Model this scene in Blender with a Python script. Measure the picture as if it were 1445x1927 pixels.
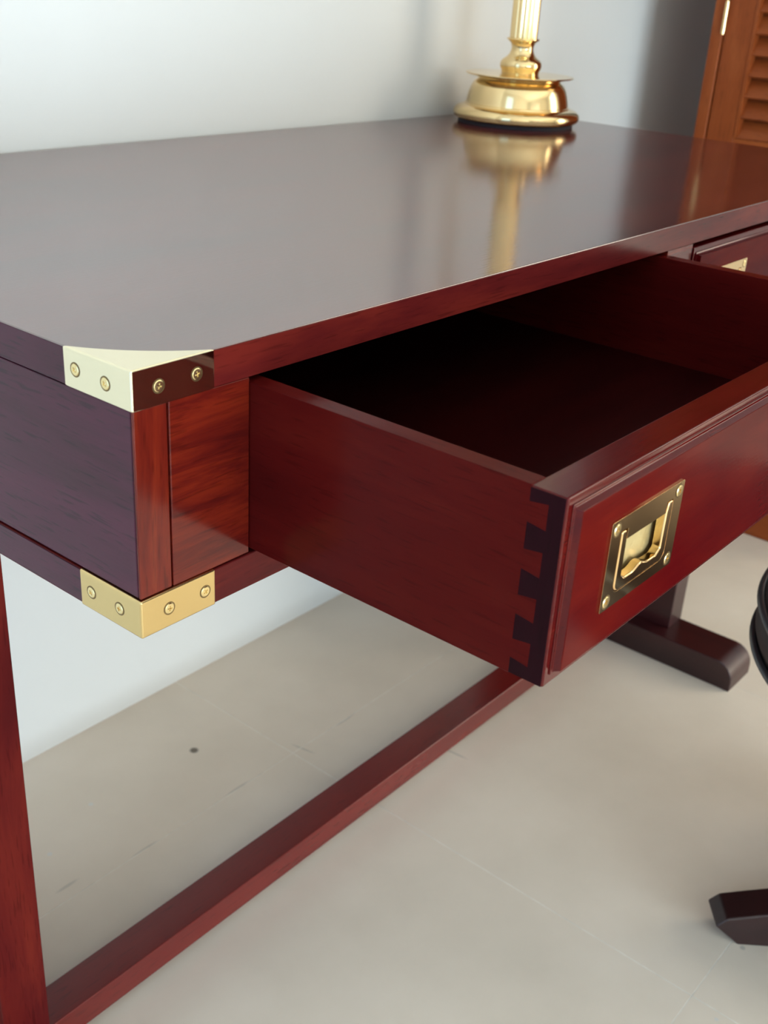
import bpy, bmesh, math, random
from mathutils import Vector, Matrix
random.seed(7)
for o in list(bpy.data.objects): bpy.data.objects.remove(o)
scene = bpy.context.scene
COL = scene.collection
H = 0.784                                   # desk height: desk coordinates have z = 0 on the desk top, world z = desk z + H

# ------------------------------------------------------------------ camera
CAM = Vector((-0.3543, -0.4555, 0.1986 + H))
yaw, pit, roll, fpx = -0.9027, -0.4514, 0.0626, 2107.2
fw = Vector((math.sin(-yaw)*math.cos(pit), math.cos(yaw)*math.cos(pit), math.sin(pit)))
rt = fw.cross(Vector((0, 0, 1))).normalized(); up = rt.cross(fw)
r2 = math.cos(roll)*rt + math.sin(roll)*up; u2 = -math.sin(roll)*rt + math.cos(roll)*up
cd = bpy.data.cameras.new('camera'); cam = bpy.data.objects.new('camera', cd); COL.objects.link(cam)
M3 = Matrix((r2, u2, -fw)).transposed()
cam.matrix_world = Matrix.Translation(CAM) @ M3.to_4x4()
cd.sensor_fit = 'VERTICAL'; cd.sensor_height = 36.0; cd.lens = fpx/1927*36.0
cd.clip_start = 0.01; cd.clip_end = 50
cd.dof.use_dof = True; cd.dof.focus_distance = 0.76; cd.dof.aperture_fstop = 13.0
scene.camera = cam

# ------------------------------------------------------------------ world, lights, exposure
w = bpy.data.worlds.new('world'); scene.world = w; w.use_nodes = True
w.node_tree.nodes['Background'].inputs[0].default_value = (0.75, 0.87, 1.0, 1)
w.node_tree.nodes['Background'].inputs[1].default_value = 0.6
RX, LX, BY, FY, CZ = 2.60, -1.35, 0.643, -3.6, 2.55     # room: right, left, back, front, ceiling
def area(name, loc, rot, sx, sy, rad, col):
    l = bpy.data.lights.new(name, 'AREA'); l.shape = 'RECTANGLE'; l.size = sx; l.size_y = sy
    l.energy = rad*math.pi*sx*sy; l.color = col
    o = bpy.data.objects.new(name, l); COL.objects.link(o); o.location = loc; o.rotation_euler = rot
    return o
# daylight through the openings of the room: wide glazed doors ahead of the desk, a glazed door on the right
area('daylight_front_high', (0.05, FY-0.13, 1.61), (math.pi/2, 0, 0), 1.70, 1.02, 1.2, (1.0, 0.98, 0.93))
area('daylight_front_low', (0.05, FY-0.13, 0.58), (math.pi/2, 0, 0), 1.70, 1.02, 21.5, (0.74, 0.895, 1.0))
area('blue_fill_left', (LX-0.13, -0.25, 1.09), (0, -math.pi/2, 0), 2.06, 0.80, 2.2, (0.36, 0.64, 1.0))  # added blue fill, no seen source; gives the desk end a bluish reflection
area('daylight_right', (RX+0.13, -1.80, 1.09), (0, math.pi/2, 0), 2.06, 1.40, 7.0, (1.0, 0.87, 0.68))
vs = scene.view_settings
vs.view_transform = 'Standard'; vs.look = 'None'; vs.gamma = 1.0; vs.use_curve_mapping = False
vs.exposure = 0.0

# ------------------------------------------------------------------ materials
def new_mat(name):
    m = bpy.data.materials.new(name); m.use_nodes = True
    nt = m.node_tree
    return m, nt, nt.nodes['Principled BSDF']
def nd(nt, t, **kw):
    n = nt.nodes.new(t)
    for k, v in kw.items(): setattr(n, k, v)
    return n
def ramp(nt, stops):
    r = nd(nt, 'ShaderNodeValToRGB'); cr = r.color_ramp
    while len(cr.elements) < len(stops): cr.elements.new(0.5)
    for e, (p, c) in zip(cr.elements, stops): e.position = p; e.color = (*c, 1)
    return r
def wood(name, stops, axis='X', rough=0.28, ior=1.55, grain=1.0, blotch=0.5, slope=0.0, pores=0.42):
    """lacquered timber: long figure along one axis, short dark pores, slight relief"""
    m, nt, b = new_mat(name); L = nt.links
    tc = nd(nt, 'ShaderNodeTexCoord'); oi = nd(nt, 'ShaderNodeObjectInfo')
    mp = nd(nt, 'ShaderNodeMapping'); mp2 = nd(nt, 'ShaderNodeMapping')
    i = 'XYZ'.index(axis)
    s1 = [26*grain]*3; s1[i] = 3.2*grain; s2 = [520]*3; s2[i] = 42
    mp.inputs['Scale'].default_value = s1; mp2.inputs['Scale'].default_value = s2
    if slope:
        rv = [0, 0, 0]; rv[1 if axis != 'Y' else 0] = slope
        mp.inputs['Rotation'].default_value = rv; mp2.inputs['Rotation'].default_value = rv
    L.new(tc.outputs['Object'], mp.inputs[0]); L.new(tc.outputs['Object'], mp2.inputs[0])
    mul = nd(nt, 'ShaderNodeMath', operation='MULTIPLY'); mul.inputs[1].default_value = 37.0
    L.new(oi.outputs['Random'], mul.inputs[0])
    n1 = nd(nt, 'ShaderNodeTexNoise', noise_dimensions='4D'); n1.inputs['Scale'].default_value = 1.0
    n1.inputs['Detail'].default_value = 5; n1.inputs['Roughness'].default_value = 0.62; n1.inputs['Distortion'].default_value = 0.9
    L.new(mp.outputs[0], n1.inputs['Vector']); L.new(mul.outputs[0], n1.inputs['W'])
    n3 = nd(nt, 'ShaderNodeTexNoise'); n3.inputs['Scale'].default_value = 7.0; n3.inputs['Detail'].default_value = 2
    L.new(tc.outputs['Object'], n3.inputs['Vector'])
    mixf = nd(nt, 'ShaderNodeMix'); mixf.data_type = 'FLOAT'; mixf.inputs[0].default_value = blotch*0.5
    L.new(n1.outputs['Fac'], mixf.inputs[2]); L.new(n3.outputs['Fac'], mixf.inputs[3])
    r = ramp(nt, stops); L.new(mixf.outputs[0], r.inputs[0])
    n2 = nd(nt, 'ShaderNodeTexNoise'); n2.inputs['Scale'].default_value = 1.0; n2.inputs['Detail'].default_value = 1
    L.new(mp2.outputs[0], n2.inputs['Vector'])
    r2_ = ramp(nt, [(0.0, (0.25, 0.25, 0.25)), (0.30, (0.45, 0.45, 0.45)), (0.40, (1, 1, 1))])
    L.new(n2.outputs['Fac'], r2_.inputs[0])
    mx = nd(nt, 'ShaderNodeMix'); mx.data_type = 'RGBA'; mx.blend_type = 'MULTIPLY'; mx.inputs[0].default_value = pores
    L.new(r.outputs[0], mx.inputs[6]); L.new(r2_.outputs[0], mx.inputs[7])
    L.new(mx.outputs[2], b.inputs['Base Color'])
    bp = nd(nt, 'ShaderNodeBump'); bp.inputs['Strength'].default_value = 0.06; bp.inputs['Distance'].default_value = 0.0006
    L.new(n2.outputs['Fac'], bp.inputs['Height']); L.new(bp.outputs[0], b.inputs['Normal'])
    b.inputs['Roughness'].default_value = rough; b.inputs['IOR'].default_value = ior
    return m
RED = [(0.25, (0.040, 0.004, 0.005)), (0.48, (0.085, 0.008, 0.008)), (0.62, (0.13, 0.014, 0.010)), (0.8, (0.18, 0.025, 0.013))]
FIG = [(0.28, (0.03, 0.0025, 0.003)), (0.45, (0.085, 0.006, 0.004)), (0.58, (0.14, 0.012, 0.005)), (0.75, (0.22, 0.03, 0.009))]
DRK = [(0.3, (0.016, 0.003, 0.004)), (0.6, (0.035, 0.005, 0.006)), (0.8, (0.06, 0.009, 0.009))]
ORG = [(0.25, (0.17, 0.035, 0.008)), (0.5, (0.27, 0.060, 0.014)), (0.75, (0.36, 0.095, 0.025))]
M_TOP = wood('mahogany_top', [(0.25, (0.035, 0.007, 0.008)), (0.55, (0.09, 0.016, 0.014)), (0.8, (0.15, 0.028, 0.02))], 'X', rough=0.12, ior=2.8, grain=0.8)
M_X = wood('mahogany_grain_x', RED, 'X', rough=0.2, ior=1.2)
M_Y = wood('mahogany_grain_y', RED, 'Y', rough=0.26)
M_YS = wood('mahogany_sky_tinted', [(0.25, (0.032, 0.004, 0.010)), (0.5, (0.062, 0.007, 0.024)), (0.8, (0.10, 0.013, 0.036))], 'Y', rough=0.28, ior=1.38, pores=0.85, grain=1.3)  # bluish window reflection mixed into the wood colour
M_Z = wood('mahogany_grain_z', RED, 'Z', rough=0.26, ior=1.1)
M_FIG = wood('mahogany_figured', FIG, 'X', rough=0.16, ior=1.4, grain=3.2, slope=0.5)
M_FIGZ = wood('mahogany_figured_stile', FIG, 'Z', rough=0.2, ior=1.4, grain=2.5)
M_FRONT = wood('mahogany_drawer_front', [(0.25, (0.035, 0.0012, 0.002)), (0.5, (0.075, 0.0025, 0.003)), (0.75, (0.13, 0.009, 0.004))], 'X', rough=0.14, ior=1.34, grain=0.9)
M_PANEL = wood('mahogany_drawer_panel', [(0.25, (0.035, 0.0010, 0.002)), (0.48, (0.07, 0.002, 0.003)), (0.62, (0.105, 0.006, 0.004)), (0.75, (0.18, 0.022, 0.006))], 'X', rough=0.14, ior=1.09, grain=0.8, blotch=1.0, pores=0.12)  # orange end of the figure stands in for a reflection
M_SIDE = wood('mahogany_drawer_side', [(0.25, (0.045, 0.003, 0.003)), (0.5, (0.072, 0.0045, 0.004)), (0.75, (0.10, 0.009, 0.006))], 'Y', rough=0.17, ior=1.12, grain=1.2)
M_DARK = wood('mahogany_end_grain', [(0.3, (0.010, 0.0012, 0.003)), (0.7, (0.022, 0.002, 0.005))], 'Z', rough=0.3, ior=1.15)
M_BOT = wood('shade_dark_drawer_board', [(0.3, (0.010, 0.001, 0.0012)), (0.7, (0.024, 0.002, 0.002))], 'X', rough=0.35, ior=1.15)  # shade inside the drawer is put into this wood colour
M_STR = wood('mahogany_stretcher', [(0.25, (0.085, 0.004, 0.004)), (0.5, (0.13, 0.007, 0.006)), (0.75, (0.17, 0.013, 0.009))], 'X', rough=0.22, ior=1.58, grain=0.7)
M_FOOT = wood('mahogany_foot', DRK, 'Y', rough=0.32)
M_CHAIR = wood('dark_stained_wood', [(0.3, (0.010, 0.004, 0.005)), (0.7, (0.03, 0.009, 0.009))], 'X', rough=0.35)
M_ORX = wood('orange_hardwood_y', ORG, 'Y', rough=0.38, ior=1.3)
M_ORZ = wood('orange_hardwood_z', ORG, 'Z', rough=0.38, ior=1.3)
def brass(name, col, rough, nscale=30, namp=0.06, bump=0.0):
    m, nt, b = new_mat(name); L = nt.links
    b.inputs['Base Color'].default_value = (*col, 1); b.inputs['Metallic'].default_value = 1
    tc = nd(nt, 'ShaderNodeTexCoord'); n = nd(nt, 'ShaderNodeTexNoise'); n.inputs['Scale'].default_value = nscale; n.inputs['Detail'].default_value = 4
    L.new(tc.outputs['Object'], n.inputs['Vector'])
    mr = nd(nt, 'ShaderNodeMapRange'); mr.inputs['To Min'].default_value = max(0.02, rough-namp); mr.inputs['To Max'].default_value = rough+namp
    L.new(n.outputs['Fac'], mr.inputs['Value']); L.new(mr.outputs[0], b.inputs['Roughness'])
    if bump:
        bp = nd(nt, 'ShaderNodeBump'); bp.inputs['Strength'].default_value = bump; bp.inputs['Distance'].default_value = 0.001
        L.new(n.outputs['Fac'], bp.inputs['Height']); L.new(bp.outputs[0], b.inputs['Normal'])
    return m
B_POL = brass('polished_brass', (0.88, 0.80, 0.57), 0.08)
B_SAT = brass('satin_brass', (0.72, 0.54, 0.25), 0.26, 25, 0.03)
B_PLATE = brass('handle_brass', (0.80, 0.55, 0.27), 0.08, 30, 0.03)
B_CUP = brass('aged_brass', (0.62, 0.52, 0.28), 0.55, 300, 0.1, 0.5)
B_LAMP = brass('lamp_brass', (0.86, 0.65, 0.34), 0.12)
B_SCREW = brass('screw_brass', (0.86, 0.70, 0.36), 0.24)
M_SINK = brass('countersink_shade_brass', (0.22, 0.15, 0.07), 0.4)  # dark colour paints the shade of a countersink
def plain(name, col, rough, ior=1.45, var=0.0, scale=6, bump=0.0, bscale=200):
    m, nt, b = new_mat(name); L = nt.links
    tc = nd(nt, 'ShaderNodeTexCoord'); n = nd(nt, 'ShaderNodeTexNoise'); n.inputs['Scale'].default_value = scale; n.inputs['Detail'].default_value = 4
    L.new(tc.outputs['Object'], n.inputs['Vector'])
    lo = tuple(c*(1-var) for c in col); hi = tuple(min(1, c*(1+var)) for c in col)
    r = ramp(nt, [(0.3, lo), (0.7, hi)]); L.new(n.outputs['Fac'], r.inputs[0]); L.new(r.outputs[0], b.inputs['Base Color'])
    b.inputs['Roughness'].default_value = rough; b.inputs['IOR'].default_value = ior
    if bump:
        n2 = nd(nt, 'ShaderNodeTexNoise'); n2.inputs['Scale'].default_value = bscale; L.new(tc.outputs['Object'], n2.inputs['Vector'])
        bp = nd(nt, 'ShaderNodeBump'); bp.inputs['Strength'].default_value = bump; bp.inputs['Distance'].default_value = 0.001
        L.new(n2.outputs['Fac'], bp.inputs['Height']); L.new(bp.outputs[0], b.inputs['Normal'])
    return m
M_WALL = plain('white_wall_paint', (0.685, 0.695, 0.68), 0.75, var=0.015, scale=3, bump=0.08, bscale=120)
M_CEIL = plain('white_ceiling_paint', (0.82, 0.82, 0.80), 0.9)
M_GROUT = plain('pale_grout', (0.83, 0.79, 0.71), 0.8, var=0.15, scale=40)
M_LEATHER = plain('dark_oxblood_leather', (0.016, 0.005, 0.005), 0.5, 1.45, var=0.2, scale=30, bump=0.25, bscale=260)
M_PIPING = plain('black_piping', (0.045, 0.045, 0.05), 0.25, 1.6)
M_FELT = plain('dark_base_felt', (0.012, 0.010, 0.018), 0.7)
M_SHADE = plain('cream_lampshade_fabric', (0.72, 0.66, 0.52), 0.9, var=0.05, scale=60)
M_STEEL = plain('dark_metal', (0.03, 0.03, 0.035), 0.35)
M_FRAME = plain('white_window_paint', (0.78, 0.78, 0.76), 0.5)
def tile_mat():
    m, nt, b = new_mat('beige_floor_tile'); L = nt.links
    g = nd(nt, 'ShaderNodeNewGeometry')
    n = nd(nt, 'ShaderNodeTexNoise'); n.inputs['Scale'].default_value = 5.0; n.inputs['Detail'].default_value = 5; n.inputs['Roughness'].default_value = 0.55
    L.new(g.outputs['Position'], n.inputs['Vector'])
    r = ramp(nt, [(0.3, (0.73, 0.65, 0.545)), (0.5, (0.785, 0.70, 0.59)), (0.7, (0.83, 0.745, 0.635))])
    L.new(n.outputs['Fac'], r.inputs[0])
    prev = r.outputs[0]
    # small worn marks on the glaze: a brown chip, pale specks, grey scuffs
    def mark(prev, pos, rad, col, stretch=(1, 1, 1), rz=0.0):
        st_ = stretch
        mp = nd(nt, 'ShaderNodeMapping', vector_type='TEXTURE'); mp.inputs['Location'].default_value = pos
        mp.inputs['Rotation'].default_value = (0, 0, rz); mp.inputs['Scale'].default_value = stretch
        L.new(g.outputs['Position'], mp.inputs[0])
        ln = nd(nt, 'ShaderNodeVectorMath', operation='LENGTH'); L.new(mp.outputs[0], ln.inputs[0])
        mr = nd(nt, 'ShaderNodeMapRange'); mr.inputs['From Min'].default_value = rad*0.5; mr.inputs['From Max'].default_value = rad
        mr.inputs['To Min'].default_value = 0.55 if max(st_) > 1 else 0.9; mr.inputs['To Max'].default_value = 0
        L.new(ln.outputs['Value'], mr.inputs['Value'])
        mx = nd(nt, 'ShaderNodeMix'); mx.data_type = 'RGBA'; L.new(mr.outputs[0], mx.inputs[0]); L.new(prev, mx.inputs[6]); mx.inputs[7].default_value = (*col, 1)
        return mx.outputs[2]
    for pos, rad, col, st, rz in [
        ((0.4686, 0.5004, 0), 0.0075, (0.10, 0.075, 0.05), (1, 1, 1), 0),
        ((0.305, 0.512, 0), 0.004, (0.75, 0.74, 0.70), (1, 1, 1), 0),
        ((0.217, 0.475, 0), 0.004, (0.75, 0.74, 0.70), (1, 1, 1), 0),
        ((0.455, 0.400, 0), 0.0025, (0.50, 0.47, 0.41), (10, 1, 1), 0.0),
        ((0.30, 0.400, 0), 0.002, (0.50, 0.47, 0.41), (12, 1, 1), 0.0),
        ((0.20, 0.417, 0), 0.003, (0.50, 0.47, 0.41), (6, 1, 1), 0.0),
        ((0.665, 0.397, 0), 0.0025, (0.50, 0.47, 0.41), (9, 1, 1), 0.0),
        ((0.575, 0.395, 0), 0.0025, (0.50, 0.47, 0.41), (1, 9, 1), 0.2),
        ((0.715, 0.235, 0), 0.003, (0.50, 0.47, 0.41), (1, 8, 1), 0.1),
        ((0.661, -0.215, 0), 0.004, (0.50, 0.47, 0.41), (1, 1, 1), 0),
        ((0.548, -0.235, 0), 0.003, (0.72, 0.70, 0.66), (1, 1, 1), 0)]:
        prev = mark(prev, pos, rad, col, st, rz)
    L.new(prev, b.inputs['Base Color'])
    b.inputs['Roughness'].default_value = 0.42; b.inputs['IOR'].default_value = 1.45
    return m
M_TILE = tile_mat()

# ------------------------------------------------------------------ mesh helpers
class MB:
    def __init__(s): s.v = []; s.f = []
    def box(s, x0, x1, y0, y1, z0, z1):
        n = len(s.v)
        s.v += [(x, y, z) for z in (z0, z1) for y in (y0, y1) for x in (x0, x1)]
        s.f += [tuple(n+i for i in q) for q in ((0, 2, 3, 1), (4, 5, 7, 6), (0, 1, 5, 4), (1, 3, 7, 5), (3, 2, 6, 7), (2, 0, 4, 6))]
        return s
    def prism(s, poly, a, b, axis='Z'):
        """poly: list of (p, q), extruded from a to b along axis"""
        def mk(p, q, t): return {'Z': (p, q, t), 'X': (t, p, q), 'Y': (p, t, q)}[axis]
        n = len(s.v); k = len(poly)
        s.v += [mk(p, q, a) for p, q in poly] + [mk(p, q, b) for p, q in poly]
        s.f += [tuple(range(n, n+k)), tuple(range(n+2*k-1, n+k-1, -1))]
        for i in range(k):
            j = (i+1) % k; s.f.append((n+i, n+j, n+k+j, n+k+i))
        return s
    def lathe(s, prof, c=(0, 0, 0), seg=64, flute=None):
        n = len(s.v); k = len(prof)
        for i in range(seg):
            t = 2*math.pi*i/seg
            for (r, z) in prof:
                rr = r
                s.v.append((c[0]+rr*math.cos(t), c[1]+rr*math.sin(t), c[2]+z))
        for i in range(seg):
            j = (i+1) % seg
            for q in range(k-1):
                s.f.append((n+i*k+q, n+j*k+q, n+j*k+q+1, n+i*k+q+1))
        s.f.append(tuple(n+i*k for i in range(seg-1, -1, -1)))
        s.f.append(tuple(n+i*k+k-1 for i in range(seg)))
        return s
    def mesh(s, name):
        m = bpy.data.meshes.new(name); m.from_pydata(s.v, [], s.f)
        bm = bmesh.new(); bm.from_mesh(m); bmesh.ops.recalc_face_normals(bm, faces=bm.faces); bm.to_mesh(m); bm.free()
        return m
def obj(name, mb, mat, parent=None, bevel=0.0, seg=2, smooth=False, loc=None, angle=35):
    me = mb.mesh(name) if isinstance(mb, MB) else mb
    if mat and not me.materials: me.materials.append(mat)
    o = bpy.data.objects.new(name, me); COL.objects.link(o)
    if parent: o.parent = parent
    if loc: o.location = loc
    if bevel:
        b = o.modifiers.new('bevel', 'BEVEL'); b.width = bevel; b.segments = seg; b.limit_method = 'ANGLE'; b.angle_limit = math.radians(30)
        b.harden_normals = True
        me.polygons.foreach_set('use_smooth', [True]*len(me.polygons))
    elif smooth:
        me.polygons.foreach_set('use_smooth', [True]*len(me.polygons))
        me.set_sharp_from_angle(angle=math.radians(angle))
    return o
def thing(name, label, cat, loc, group=None):
    o = bpy.data.objects.new(name, None); COL.objects.link(o); o.location = loc; o.empty_display_size = 0.1
    o['label'] = label; o['category'] = cat
    if group: o['group'] = group
    return o
def struct(name, mb, mat, label=None, **kw):
    o = obj(name, mb, mat, **kw); o['kind'] = 'structure'
    if label: o['label'] = label
    return o

# ------------------------------------------------------------------ the room
T = 0.12
fl = struct('floor', MB().box(LX-T, RX+T, FY-T, BY+T, -0.06, -0.0002), M_GROUT, 'beige tiled floor with pale grout joints')
tile_me = MB().box(-0.2993, 0.2993, -0.2993, 0.2993, -0.0002, 0.0).mesh('tile')
tile_me.materials.append(M_TILE)
for i in range(-4, 4):
    for j in range(-6, 2):
        cx = 0.5585+0.6*i+0.3; cy = -0.2015+0.6*j+0.3
        x0, x1, y0, y1 = max(cx-.2993, LX), min(cx+.2993, RX), max(cy-.2993, FY), min(cy+.2993, BY)
        if x1-x0 < .05 or y1-y0 < .05: continue
        if x1-x0 > .597 and y1-y0 > .597: t = obj('tile', tile_me, None, fl, loc=(cx, cy, 0))
        else:
            mb = MB().box(x0-cx, x1-cx, y0-cy, y1-cy, -0.0002, 0.0)
            t = obj('tile', mb, M_TILE, fl, loc=(cx, cy, 0))
struct('wall_back', MB().box(LX-T, RX+T, BY, BY+T, 0, CZ), M_WALL, 'white painted wall behind the desk')
wl = MB()
wl.box(LX-T, LX, FY, -0.67, 0, CZ); wl.box(LX-T, LX, 0.17, BY, 0, CZ); wl.box(LX-T, LX, -0.67, 0.17, 2.14, CZ); wl.box(LX-T, LX, -0.67, 0.17, 0, 0.04)
struct('wall_left', wl, M_WALL, 'white wall with an added unseen opening for fill light')
wr = MB()
wr.box(RX, RX+T, -1.08, BY, 0, CZ); wr.box(RX, RX+T, FY, -2.52, 0, CZ); wr.box(RX, RX+T, -2.52, -1.08, 0, 0.04); wr.box(RX, RX+T, -2.52, -1.08, 2.14, CZ)
struct('wall_right', wr, M_WALL, 'white wall beyond the louvred wardrobe')
wf = MB()
wf.box(LX-T, -0.82, FY-T, FY, 0, CZ); wf.box(0.92, RX+T, FY-T, FY, 0, CZ); wf.box(-0.82, 0.92, FY-T, FY, 2.14, CZ); wf.box(-0.82, 0.92, FY-T, FY, 0, 0.04)
struct('wall_front', wf, M_WALL, 'white wall with a glazed door, behind the camera')
struct('ceiling', MB().box(LX-T, RX+T, FY-T, BY+T, CZ, CZ+0.1), M_CEIL, 'plain white ceiling')
def win_x(name, x, y0, y1, z0, z1, n):
    m = MB(); a, b = x-0.025, x+0.025; f = 0.05
    m.box(a, b, y0, y0+f, z0, z1); m.box(a, b, y1-f, y1, z0, z1); m.box(a, b, y0+f, y1-f, z0, z0+f); m.box(a, b, y0+f, y1-f, z1-f, z1)
    for k in range(1, n): c = y0+(y1-y0)*k/n; m.box(a, b, c-f/2, c+f/2, z0+f, z1-f)
    return struct(name, m, M_FRAME)
win_x('fill_opening_frame', LX-0.06, -0.67, 0.17, 0.04, 2.14, 1)  # frame of the added left opening, unseen
win_x('door_2', RX+0.06, -2.52, -1.08, 0.04, 2.14, 2)
m = MB(); f = 0.06; a_, b_ = FY-.085, FY-.035
m.box(-.82, -.82+f, a_, b_, .04, 2.14); m.box(.92-f, .92, a_, b_, .04, 2.14); m.box(-.82+f, .92-f, a_, b_, .04, .04+f); m.box(-.82+f, .92-f, a_, b_, 2.14-f, 2.14); m.box(.02, .08, a_, b_, .04+f, 2.14-f)
struct('door_1', m, M_FRAME)

# ------------------------------------------------------------------ the desk (coordinates: corner of the top at x = y = z = 0, everything lifted by H)
LD, DD = 1.277, 0.633                       # length, depth
Z1, Z2, Z3 = -0.023, -0.1417, -0.1658       # underside of top, top of base rail, underside of base rail
desk = thing('writing_desk', 'dark red mahogany desk with brass corners and one open drawer', 'desk', (0, 0, 0))
def D(mb):
    mb.v = [(x, y, z+H) for x, y, z in mb.v]; return mb
def dpart(name, mb, mat, parent=None, **kw): return obj(name, D(mb), mat, parent or desk, **kw)
top = dpart('desk_top', MB().box(0, LD, 0, DD, Z1, 0), M_TOP, bevel=0.0006)
# the edge of the top: figured red front lipping and end lipping
G = 0.0007
dpart('edge_lipping', MB().box(0.0005, LD-0.0005, -0.0004, 0.004, Z1+0.0003, -0.0008), M_X, bevel=0.0003, seg=1)
dpart('edge_lipping', MB().box(-0.0004, 0.004, 0.0005, DD, Z1+0.0003, -0.0008), M_YS, bevel=0.0003, seg=1)
# carcass
I = 0.0008
for (a, b) in ((I, 0.0245), (LD-0.0245, LD-I)):
    dpart('end_panel', MB().box(a, b, 0.0032, DD-0.004, Z2+0.0012, Z1-0.0010), M_YS, bevel=0.0008)
    dpart('corner_stile', MB().box(a, b, I, 0.0030, Z2+0.0008, Z1-0.0005), M_FIGZ, bevel=0.0009)
dr1 = (0.0887, 0.6250); dr2 = (0.6800, 1.2160)
for (a, b) in ((0.0256, dr1[0]-0.0010), (dr1[1]+0.001, dr2[0]-0.001), (dr2[1]+0.001, LD-0.0256)):
    dpart('front_panel', MB().box(a, b, I, 0.02, Z2+0.0006, Z1-0.0003), M_FIG, bevel=0.0008)
for a, b in ((0.0256, dr1[0]-0.004), (dr1[1]+0.004, dr2[0]-0.004), (dr2[1]+0.004, LD-0.0256)):
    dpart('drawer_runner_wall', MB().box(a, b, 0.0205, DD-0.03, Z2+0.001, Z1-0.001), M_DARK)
dpart('back_panel', MB().box(0.025, LD-0.025, DD-0.024, DD-0.004, Z2+0.001, Z1-0.001), M_X)
dpart('base_rail', MB().box(0, LD, 0, DD, Z3, Z2), M_X, bevel=0.0010)
dpart('rail_lipping', MB().box(-0.0004, 0.004, 0.0005, DD, Z3+0.0012, Z2-0.0003), M_YS, bevel=0.0003, seg=1)

# --- screws: domed brass heads with a cross recess, axis along -Y
def screw_mesh():
    bm = bmesh.new(); R0, R1 = 0.00345, 0.0030; n = 32; a, c, dp = 0.0017, 0.00042, 0.0009
    ring = lambda r, y: [bm.verts.new((r*math.cos(2*math.pi*i/n), y, r*math.sin(2*math.pi*i/n))) for i in range(n)]
    A = ring(R0, 0.0006); B = ring(R0, -0.00015); Cc = ring(R1, -0.00045)
    for P, Q in ((A, B), (B, Cc)):
        for i in range(n): bm.faces.new((P[i], P[(i+1) % n], Q[(i+1) % n], Q[i]))
    cr = [(a, c), (c, c), (c, a), (-c, a), (-c, c), (-a, c), (-a, -c), (-c, -c), (-c, -a), (c, -a), (c, -c), (a, -c)]
    rot = math.radians(25); cs, sn = math.cos(rot), math.sin(rot)
    X = [bm.verts.new((p*cs-q*sn, -0.00048, p*sn+q*cs)) for p, q in cr]
    Yv = [bm.verts.new((p*cs-q*sn, -0.00048+dp, p*sn+q*cs)) for p, q in cr]
    e = [bm.edges.get((Cc[i], Cc[(i+1) % n])) for i in range(n)] + [bm.edges.new((X[i], X[(i+1) % 12])) for i in range(12)]
    bmesh.ops.triangle_fill(bm, edges=e, use_beauty=True)
    for i in range(12): bm.faces.new((X[i], X[(i+1) % 12], Yv[(i+1) % 12], Yv[i]))
    bm.faces.new(Yv)
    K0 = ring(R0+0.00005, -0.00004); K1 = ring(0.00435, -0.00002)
    for i in range(n): bm.faces.new((K0[i], K0[(i+1) % n], K1[(i+1) % n], K1[i])).material_index = 1  # flat ring round the head, countersink shade painted by its dark colour
    bmesh.ops.recalc_face_normals(bm, faces=bm.faces)
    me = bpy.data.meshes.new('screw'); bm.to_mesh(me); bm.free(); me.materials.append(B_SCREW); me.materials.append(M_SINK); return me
SCREW = screw_mesh()
def screw(parent, x, y, z, face='front', s=1.0, spin=0.0):
    o = bpy.data.objects.new('screw', SCREW); COL.objects.link(o); o.parent = parent; o.location = (x, y, z+H)
    rz = 0.0 if face == 'front' else -math.pi/2
    o.rotation_euler = (Matrix.Rotation(rz, 3, 'Z') @ Matrix.Rotation(spin, 3, 'Y')).to_euler(); o.scale = (s, s, s)
    return o
# --- top brass corner: cast three-sided bracket with a hollow-curved inner edge
A = 0.0590; P = 0.0007
def arc(p, q, sag, n=14):
    mx, my = (p[0]+q[0])/2, (p[1]+q[1])/2; L_ = math.dist(p, q)
    R = (L_*L_/4+sag*sag)/(2*sag); ux, uy = (1/math.sqrt(2), 1/math.sqrt(2))
    cxx, cyy = mx+ux*(R-sag), my+uy*(R-sag)
    a0 = math.atan2(p[1]-cyy, p[0]-cxx); a1 = math.atan2(q[1]-cyy, q[0]-cxx)
    if a1-a0 > math.pi: a1 -= 2*math.pi
    if a0-a1 > math.pi: a1 += 2*math.pi
    return [(cxx+R*math.cos(a0+(a1-a0)*k/n), cyy+R*math.sin(a0+(a1-a0)*k/n)) for k in range(n+1)]
pts = [(-P, -P)] + arc((A, -P), (-P, A), 0.0062)
bc = dpart('brass_corner', MB().prism(pts, Z1-0.0006, 0.0004), B_POL, bevel=0.0011, seg=3); bc['label'] = 'polished brass corner bracket with curved top plate'
zs = -0.0122
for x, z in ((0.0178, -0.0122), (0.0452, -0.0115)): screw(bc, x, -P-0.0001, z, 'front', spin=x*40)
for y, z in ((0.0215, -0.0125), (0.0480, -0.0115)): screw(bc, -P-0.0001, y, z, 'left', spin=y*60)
# the matching bracket on the far right corner
pts2 = [(LD+P, -P)] + [(LD-x, y) for x, y in arc((A, -P), (-P, A), 0.0062)]
bc2 = dpart('brass_corner', MB().prism(pts2, Z1-0.0006, 0.0004), B_POL, bevel=0.0011, seg=3)
for x, z in ((0.0200, -0.0125), (0.0455, -0.0115)): screw(bc2, LD-x, -P-0.0001, z, 'front')
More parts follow.
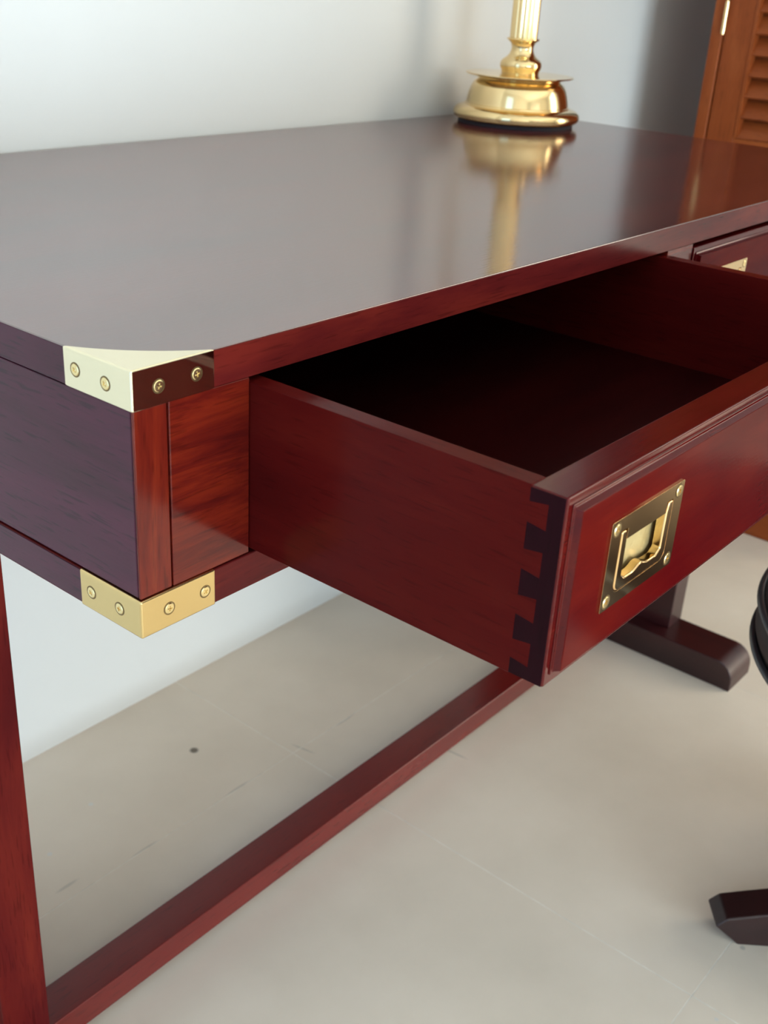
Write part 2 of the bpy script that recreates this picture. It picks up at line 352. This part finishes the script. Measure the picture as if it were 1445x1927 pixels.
# --- lower brass strap round the base rail
A2 = 0.0577; tk = 0.003
def Lp(s, o): return [(o+s*x, y) for x, y in ((-P, -P), (A2, -P), (A2, tk), (tk, tk), (tk, A2), (-P, A2))]
for s, o_ in ((1, 0), (-1, LD)):
    bs = dpart('brass_strap', MB().prism(Lp(s, o_), Z3-0.0007, Z2+0.0004), B_SAT, bevel=0.0013, seg=4)
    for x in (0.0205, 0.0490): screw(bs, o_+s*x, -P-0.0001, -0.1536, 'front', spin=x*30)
    if s == 1:
        for y in (0.0195, 0.0465): screw(bs, -P-0.0001, y, -0.1536, 'left', spin=y*30)

# --- drawers
def drawer(x0, x1, yo, opened):
    """yo: y of the front's face margin; the box runs back into the carcass"""
    zt, zb = -0.0275, -0.1385; th = 0.0224
    yb = yo+th                                             # back face of the front board
    i0, i1, pr = 0.0048, 0.0078, 0.0052
    yp = yo-pr
    hx = x0+0.0815; hz = -0.0803                            # centre of the handle plate
    pk = (hx-0.0306, hx+0.0306, hz-0.0200, hz+0.0192)       # pocket cut for the flush handle
    def ring(mb, X0, X1, Zb, Zt, y):
        n = len(mb.v); mb.v += [(X0, y, Zb), (X1, y, Zb), (X1, y, Zt), (X0, y, Zt), (pk[0], y, pk[2]), (pk[1], y, pk[2]), (pk[1], y, pk[3]), (pk[0], y, pk[3])]
        mb.f += [(n+k, n+(k+1) % 4, n+4+(k+1) % 4, n+4+k) for k in range(4)]
        return n
    fr = MB(); n_ = ring(fr, x0, x1, zb, zt, yo)
    fr.v += [(x0, yb, zb), (x1, yb, zb), (x1, yb, zt), (x0, yb, zt)] + [(a_, yp+0.0105, b_) for a_, b_ in ((pk[0], pk[2]), (pk[1], pk[2]), (pk[1], pk[3]), (pk[0], pk[3]))]
    fr.f += [(k, 8+k, 8+(k+1) % 4, (k+1) % 4) for k in range(4)] + [(8, 9, 10, 11)] + [(4+k, 4+(k+1) % 4, 12+(k+1) % 4, 12+k) for k in range(4)] + [(12, 13, 14, 15)]
    root = dpart('drawer', fr, M_DARK if False else M_FRONT, bevel=0.0012)
    root['label'] = 'open drawer with dovetailed sides' if opened else 'closed drawer behind the open one'
    # raised field with splayed edges
    f = MB()
    for (ins, y) in ((i0, yo+0.001), (i0, yo-0.0008), (i0+0.0016, yo-0.0012), (i1, yo-pr)):
        f.v += [(x0+ins, y, zb+ins+0.0015), (x1-ins, y, zb+ins+0.0015), (x1-ins, y, zt-ins), (x0+ins, y, zt-ins)]
    for k in range(3):
        for q in range(4): f.f.append((k*4+q, k*4+(q+1) % 4, k*4+4+(q+1) % 4, k*4+4+q))
    mo = MB(); mo.v = list(f.v); mo.f = list(f.f)
    mo.v += [(px, yo+0.001, pz) for px, py, pz in f.v[12:16]]
    mo.f += [(12+q, 12+(q+1) % 4, 16+(q+1) % 4, 16+q) for q in range(4)] + [(q, (q+1) % 4, 16+(q+1) % 4, 16+q) for q in range(4)]
    dpart('moulding', mo, M_FRONT, root, bevel=0.0005)
    f.v = [(px, yo+0.001, pz) for px, py, pz in f.v[12:16]] + f.v[12:16]; f.f = [(q, (q+1) % 4, 4+(q+1) % 4, 4+q) for q in range(4)]
    n_ = len(f.v); f.v += [(a_, y_, b_) for y_ in (yp, yo+0.001) for a_, b_ in ((pk[0], pk[2]), (pk[1], pk[2]), (pk[1], pk[3]), (pk[0], pk[3]))]
    for k in range(4):
        k2 = (k+1) % 4
        f.f += [(4+k, 4+k2, n_+k2, n_+k), (n_+k, n_+k2, n_+4+k2, n_+4+k), (k, k2, n_+4+k2, n_+4+k)]
    dpart('raised_panel', f, M_PANEL, root, bevel=0.0004)
    # sides: tail boards whose dovetails run into the front; front end grain behind them
    tails = [-0.0418, -0.0687, -0.0957, -0.1227]; ts = 0.0130; yt = yo+0.0100; ybase = yo+0.0213
    yend = yo+0.50
    prof = [(yend, zb), (ybase, zb)]
    for c in reversed(tails): prof += [(ybase, c-0.0060), (yt, c-0.0076), (yt, c+0.0076), (ybase, c+0.0060)]
    prof += [(ybase, zt+0.0006), (yend, zt+0.0006)]
    for (a, b, dx) in ((x0, x0+ts, -0.0002), (x1-ts, x1, 0.0002)):
        dpart('drawer_side', MB().prism(prof, a+min(dx, 0), b+max(dx, 0), 'X'), M_SIDE, root, bevel=0.0004, seg=1)
        e0, e1 = (a-0.0001, a+0.002) if dx < 0 else (b-0.002, b+0.0001)
        dpart('end_grain', MB().box(e0, e1, yo+0.0012, yb+0.0002, zb+0.0004, zt-0.0009), M_DARK, root)
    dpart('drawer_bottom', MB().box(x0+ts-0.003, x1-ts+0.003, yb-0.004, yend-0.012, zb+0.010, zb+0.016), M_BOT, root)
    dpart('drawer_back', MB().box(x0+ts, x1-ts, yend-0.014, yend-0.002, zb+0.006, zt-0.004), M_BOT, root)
    # flush handle: plate with a U opening, cup, bail with waved grip, four screws
    W, Hh = 0.0830, 0.0545
    ol = lambda w, h, r, n=5: [(sx*(w/2-r)+r*math.cos(a), sz*(h/2-r)+r*math.sin(a)) for sx, sz, a0 in ((1, 1, 0), (-1, 1, 90), (-1, -1, 180), (1, -1, 270)) for a in [math.radians(a0+90*k/n) for k in range(n+1)]]
    outer = ol(W, Hh, 0.0012)
    uw, ut, ub = 0.0300, 0.0188, -0.0196                    # half width, top of arm slots, bottom of the opening
    sw = 0.0075                                             # slot width of each arm
    bt = 0.0120                                             # underside of the top band
    hole = [(-uw, ut), (-uw+sw, ut), (-uw+sw, bt), (uw-sw, bt), (uw-sw, ut), (uw, ut)]
    hole += [(uw-0.006+0.006*math.cos(math.radians(-t)), ub+0.006+0.006*math.sin(math.radians(-t))) for t in range(0, 91, 18)]
    hole += [(-uw+0.006+0.006*math.cos(math.radians(-t)), ub+0.006+0.006*math.sin(math.radians(-t))) for t in range(90, 181, 18)]
    def holed(outer, hole, ya, yb_):
        bm = bmesh.new(); rings = []
        for y in (ya, yb_):
            vo = [bm.verts.new((hx+p, y, hz+q+H)) for p, q in outer]; vh = [bm.verts.new((hx+p, y, hz+q+H)) for p, q in hole]
            eo = [bm.edges.new((vo[k], vo[(k+1) % len(vo)])) for k in range(len(vo))]; eh = [bm.edges.new((vh[k], vh[(k+1) % len(vh)])) for k in range(len(vh))]
            bmesh.ops.triangle_fill(bm, edges=eo+eh, use_beauty=True); rings.append((vo, vh))
        for r in (0, 1):
            a, b = rings[0][r], rings[1][r]
            for k in range(len(a)): bm.faces.new((a[k], a[(k+1) % len(a)], b[(k+1) % len(a)], b[k]))
        bmesh.ops.recalc_face_normals(bm, faces=bm.faces)
        me = bpy.data.meshes.new('plate'); bm.to_mesh(me); bm.free(); return me
    pl = obj('handle_plate', holed(outer, hole, yp-0.0011, yp+0.0006), B_PLATE, root, bevel=0.0005)
    # bail: outer U and inner opening with a waved lower grip
    g = 0.0006; ow = uw-g
    bo = [(-ow, ut-g), (-ow+sw-2*g, ut-g), (-ow+sw-2*g, bt+0.002)]
    inner_w = uw-sw
    wave = []
    for k in range(25):
        u = inner_w-0.0 - 2*inner_w*k/24
        wave.append((u, ub+0.0066+0.0025*math.exp(-(u/0.0055)**2)+0.0030*max(0.0, abs(u)/inner_w-0.82)/0.18))
    bail = [(-ow, ut-g)] + [(-ow+0.0055+0.0055*math.cos(math.radians(180+t)), ub+g+0.0055+0.0055*math.sin(math.radians(180+t))) for t in range(0, 91, 15)] + \
           [(ow-0.0055+0.0055*math.cos(math.radians(270+t)), ub+g+0.0055+0.0055*math.sin(math.radians(270+t))) for t in range(0, 91, 15)] + \
           [(ow, ut-g), (ow-sw+0.0025, ut-g), (inner_w+0.0004, bt)] + wave + [(-inner_w-0.0004, bt), (-ow+sw-0.0025, ut-g)]
    mb = MB().prism([(hx+p, hz+q) for p, q in bail], yp-0.0015, yp+0.0042, 'Y')
    dpart('handle_bail', mb, B_PLATE, root, bevel=0.0010, seg=3)
    dpart('handle_cup', MB().box(hx-uw, hx+uw, yp+0.0062, yp+0.0076, hz+ub, hz+ut), B_CUP, root)
    for sx in (-1, 1):
        for sz in (-1, 1): screw(root, hx+sx*0.0357, yp-0.0012, hz+sz*0.0218, 'front', spin=sx+sz*2)
    return root
drawer(dr1[0], dr1[1], -0.2194, True)
drawer(dr2[0], dr2[1], -0.0006, False)

# --- trestles and stretcher
ft, fb = -0.737, -H
def foot(x0, x1):
    r = 0.030; y0, y1 = 0.016, 0.617
    pr_ = [(y0, fb), (y1, fb)] + [(y1-r+r*math.cos(math.radians(a)), ft-r+r*math.sin(math.radians(a))) for a in range(0, 91, 15)] + [(y0+r-r*math.cos(math.radians(a)), ft-r+r*math.sin(math.radians(a))) for a in range(90, -1, -15)]
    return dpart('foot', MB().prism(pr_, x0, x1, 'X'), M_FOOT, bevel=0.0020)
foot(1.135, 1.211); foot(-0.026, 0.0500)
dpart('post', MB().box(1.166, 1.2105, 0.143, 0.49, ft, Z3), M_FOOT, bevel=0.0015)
dpart('post', MB().box(0.0035, 0.0500, 0.2300, 0.49, ft, Z3), M_Z, bevel=0.0015)
dpart('stretcher', MB().box(0.0500, 1.166, 0.2350, 0.2785, -0.7695, ft-0.0005), M_STR, bevel=0.0012)

# ------------------------------------------------------------------ brass table lamp
lamp = thing('table_lamp', 'polished brass column table lamp standing on the far right of the desk top', 'lamp', (1.14, 0.52, H))
obj('felt_base', MB().lathe([(0.080, 0.0002), (0.086, 0.0002), (0.086, 0.005), (0.06, 0.006)]), M_FELT, lamp, smooth=True)
base = [(0.060, 0.005), (0.088, 0.005), (0.0925, 0.008), (0.0945, 0.0125), (0.0935, 0.0175), (0.0895, 0.0215), (0.0830, 0.0240), (0.0785, 0.0252), (0.0780, 0.0268), (0.0762, 0.0275),
        (0.0755, 0.031), (0.0745, 0.036), (0.0728, 0.043), (0.0705, 0.050), (0.0675, 0.0555), (0.0640, 0.0588), (0.0620, 0.0600), (0.0605, 0.0625), (0.0600, 0.0650), (0.02, 0.0650)]
obj('lamp_base', MB().lathe(base, seg=96), B_LAMP, lamp, smooth=True, angle=50)
disc = [(0.02, 0.0632), (0.0600, 0.0634), (0.0680, 0.0645), (0.0750, 0.0662), (0.0790, 0.0672), (0.0796, 0.0682), (0.0790, 0.0690), (0.06, 0.0696), (0.030, 0.0705), (0.02, 0.0705)]
obj('drip_pan', MB().lathe(disc, seg=96), B_LAMP, lamp, smooth=True)
neck = [(0.020, 0.070), (0.0275, 0.0706), (0.0280, 0.0740), (0.0300, 0.0775), (0.0308, 0.0815), (0.0300, 0.0860), (0.0272, 0.0892), (0.0225, 0.0925), (0.0185, 0.0965), (0.0164, 0.1015), (0.0160, 0.1060),
        (0.0175, 0.1105), (0.0200, 0.1135), (0.0232, 0.1155), (0.0240, 0.1168), (0.0236, 0.1182), (0.0205, 0.1190), (0.01, 0.1190)]
obj('neck', MB().lathe(neck, seg=72), B_LAMP, lamp, smooth=True)
st = MB(); seg = 144; rows = ((0.1185, 0), (0.1195, 1), (0.40, 1), (0.402, 0))
for z, k in rows:
    for i in range(seg):
        t = 2*math.pi*i/seg; r = 0.0200-0.0011*(abs(math.sin(t*8)) < 0.92)*(1-abs(math.sin(t*8)))*1.6
        st.v.append((r*math.cos(t), r*math.sin(t), z))
for k in range(3):
    for i in range(seg): j = (i+1) % seg; st.f.append((k*seg+i, k*seg+j, (k+1)*seg+j, (k+1)*seg+i))
st.f += [tuple(range(seg-1, -1, -1)), tuple(range(3*seg, 4*seg))]
obj('column', st, B_LAMP, lamp, smooth=True, angle=60)
obj('cap', MB().lathe([(0.008, 0.401), (0.026, 0.401), (0.030, 0.406), (0.026, 0.414), (0.014, 0.420), (0.012, 0.45), (0.012, 0.50), (0.004, 0.505)], seg=48), B_LAMP, lamp, smooth=True)
sh = MB(); n = 64
for r, z in ((0.150, 0.44), (0.095, 0.66), (0.0935, 0.66), (0.1485, 0.44)):
    for i in range(n): t = 2*math.pi*i/n; sh.v.append((r*math.cos(t), r*math.sin(t), z))
for k in range(4):
    k2 = (k+1) % 4
    for i in range(n): j = (i+1) % n; sh.f.append((k*n+i, k*n+j, k2*n+j, k2*n+i))
obj('lamp_shade', sh, M_SHADE, lamp, smooth=True, angle=40)
sp = MB()
for a in (0, 120, 240):
    c, s_ = math.cos(math.radians(a)), math.sin(math.radians(a)); k = len(sp.v)
    sp.prism([(0.004, 0.498), (0.132, 0.498), (0.132, 0.501), (0.004, 0.501)], -0.0015, 0.0015, 'Y')
    sp.v[k:] = [(x*c-y*s_, x*s_+y*c, z) for x, y, z in sp.v[k:]]
obj('shade_spider', sp, B_LAMP, lamp)

# ------------------------------------------------------------------ louvred wardrobe standing clear of the back wall
WX = 1.69
wd = thing('wardrobe', 'orange hardwood wardrobe with a louvred door and brass hinges', 'wardrobe', (WX, 0.16, 0))
def wp(name, x0, x1, y0, y1, z0, z1, mat, parent=None, **kw):
    return obj(name, MB().box(x0-WX, x1-WX, y0-0.16, y1-0.16, z0, z1), mat, parent or wd, **kw)
Yl, Yr, WT = 0.4850, 0.020, 2.12
wp('carcass', WX+0.030, WX+0.55, Yr+0.005, Yl-0.005, 0.0, WT, M_ORZ)
wp('frame_stile', WX, WX+0.09, Yl-0.0223, Yl, 0, WT, M_ORZ, bevel=0.002)
wp('frame_stile', WX, WX+0.09, Yr, Yr+0.0215, 0, WT, M_ORZ, bevel=0.002)
wp('plinth', WX, WX+0.06, Yr+0.022, Yl-0.023, 0, 0.075, M_ORX, bevel=0.002)
wp('head_rail', WX, WX+0.06, Yr+0.022, Yl-0.023, WT-0.06, WT, M_ORX, bevel=0.002)
slat_me = None
def door(ya, yb):
    global slat_me
    z0, z1 = 0.08, WT-0.065; sw_ = 0.0520; x0, x1 = WX+0.003, WX+0.029
    root = wp('door', WX+0.026, WX+0.0275, ya+0.003, yb-0.003, z0+0.003, z1-0.003, M_ORZ)
    for a, b in ((ya, ya+sw_), (yb-sw_, yb)): wp('door_stile', x0, x1, a, b, z0, z1, M_ORZ, root, bevel=0.0015)
    rails = ((z0, z0+0.09), (H-0.125, H-0.043), (z1-0.08, z1))
    for a, b in rails: wp('door_rail', x0, x1, ya+sw_, yb-sw_, a, b, M_ORX, root, bevel=0.0015)
    for p, q in ((rails[0][1], rails[1][0]), (rails[1][1], rails[2][0])):
        for a, b in ((ya+sw_, ya+sw_+0.006), (yb-sw_-0.006, yb-sw_)): wp('louvre_bead', x0-0.001, x1-0.008, a, b, p, q, M_ORZ, root)
        z = p+0.0180
        wdt = yb-ya-2*sw_-0.012
        while z < q-0.014:
            if slat_me is None:
                # sloping louvre blade, lower edge outward
                slat_me = MB().prism([(0.0020, -0.0165), (0.0060, -0.0185), (0.0250, 0.0085), (0.0215, 0.0110)], -wdt/2, wdt/2, 'X').mesh('slat')
                vs_ = [(v.co.y, v.co.x, v.co.z) for v in slat_me.vertices]
                for v, c in zip(slat_me.vertices, vs_): v.co = c
                bm = bmesh.new(); bm.from_mesh(slat_me); bmesh.ops.recalc_face_normals(bm, faces=bm.faces); bm.to_mesh(slat_me); bm.free()
                slat_me.materials.append(M_ORX)
            o = bpy.data.objects.new('slat', slat_me); COL.objects.link(o); o.parent = root; o.location = (0, (ya+yb)/2-0.16, z)
            z += 0.0349
    return root
dl = door(Yr+0.0235, Yl-0.0245)
def hinge(parent, y, z):
    h = MB()
    for a, b in ((0, 0.0245), (0.0255, 0.050)): h.lathe([(0.0040, z+a), (0.0040, z+b)], c=(-0.0015, y-0.16, 0), seg=16)
    h.lathe([(0.0028, z-0.0025), (0.0028, z+0.0525)], c=(-0.0015, y-0.16, 0), seg=16)
    obj('hinge', h, B_PLATE, parent, smooth=True)
for z in (0.30, H+0.129, 1.75): hinge(dl, Yl-0.0233, z)
kn = obj('door_knob', MB().lathe([(0.006, 0), (0.006, 0.010), (0.013, 0.016), (0.014, 0.022), (0.009, 0.028), (0.002, 0.029)], seg=24), B_PLATE, dl, smooth=True)
kn.location = (0.004, Yr+0.05-0.16, 1.05); kn.rotation_euler = (0, -math.pi/2, 0)

# ------------------------------------------------------------------ swivel chair drawn up to the open drawer
SC = (0.80, -0.355)
stool = thing('swivel_chair', 'dark leather swivel chair with piped round seat and wooden spoke base', 'chair', (SC[0], SC[1], 0))
ZS = H-0.375
seat = [(0.05, ZS-0.050), (0.220, ZS-0.050), (0.237, ZS-0.046), (0.243, ZS-0.030), (0.2435, ZS-0.012), (0.241, ZS), (0.235, ZS+0.010), (0.220, ZS+0.022), (0.19, ZS+0.032), (0.12, ZS+0.038), (0.03, ZS+0.036)]
obj('seat', MB().lathe(seat, seg=128), M_LEATHER, stool, smooth=True, angle=60)
def torus(R, r, z, n=128, k=12):
    m = MB()
    for i in range(n):
        t = 2*math.pi*i/n
        for j in range(k):
            p = 2*math.pi*j/k; rr = R+r*math.cos(p); m.v.append((rr*math.cos(t), rr*math.sin(t), z+r*math.sin(p)))
    for i in range(n):
        for j in range(k): m.f.append((i*k+j, ((i+1) % n)*k+j, ((i+1) % n)*k+(j+1) % k, i*k+(j+1) % k))
    return m
obj('piping', torus(0.2425, 0.0045, ZS), M_PIPING, stool, smooth=True)
obj('piping', torus(0.2420, 0.0045, ZS-0.044), M_PIPING, stool, smooth=True)
obj('piping', torus(0.2250, 0.0040, ZS+0.020), M_PIPING, stool, smooth=True)
obj('seat_plate', MB().lathe([(0.03, ZS-0.066), (0.15, ZS-0.066), (0.15, ZS-0.050), (0.03, ZS-0.050)]), M_CHAIR, stool, smooth=True)
obj('pedestal', MB().lathe([(0.035, 0.05), (0.045, 0.06), (0.045, 0.13), (0.035, 0.145), (0.018, 0.15), (0.018, ZS-0.066), (0.01, ZS-0.066)], seg=48), M_CHAIR, stool, smooth=True)
tip = Vector((0.6585, -0.172)); dv = (Vector(SC)-tip); Ls = dv.length; ang0 = math.atan2(-dv.y, -dv.x)
for k in range(4):
    a = ang0+k*math.pi/2
    pr_ = [(Ls, 0.026), (Ls-0.030, 0.0), (Ls-0.075, 0.0), (Ls-0.11, 0.014), (0.035, 0.055), (0.035, 0.105), (Ls-0.10, 0.058), (Ls-0.045, 0.046), (Ls-0.012, 0.038)]
    m = MB().prism(pr_, -0.021, 0.021, 'Y')
    o = obj('spoke', m, M_CHAIR, stool, bevel=0.003)
    o.rotation_euler = (0, 0, a)

# curved backrest on two uprights, unseen, added to darken reflections in handle and drawer front
br = MB(); n = 28
for k in range(n+1):
    a = math.radians(-90-62+124*k/n)
    for r, z in ((0.232, 0.56), (0.262, 0.56), (0.285, 0.74), (0.285, 0.86), (0.272, 0.885), (0.258, 0.86), (0.256, 0.74)):
        br.v.append((r*math.cos(a), r*math.sin(a), z))
for k in range(n):
    for q in range(7): br.f.append((k*7+q, k*7+(q+1) % 7, (k+1)*7+(q+1) % 7, (k+1)*7+q))
br.f += [tuple(range(6, -1, -1)), tuple(range(n*7, n*7+7))]
obj('added_backrest', br, M_LEATHER, stool, bevel=0.008, seg=3)
for a in (-118, -62):
    c, s_ = math.cos(math.radians(a)), math.sin(math.radians(a))
    m = MB().prism([(0.20, ZS-0.045), (0.235, ZS-0.062), (0.272, ZS+0.02), (0.282, 0.66), (0.262, 0.66), (0.256, ZS+0.02), (0.228, ZS-0.045)], -0.016, 0.016, 'Y')
    m.v = [(x*c-y*s_, x*s_+y*c, z) for x, y, z in m.v]
    obj('added_back_upright', m, M_CHAIR, stool, bevel=0.003)
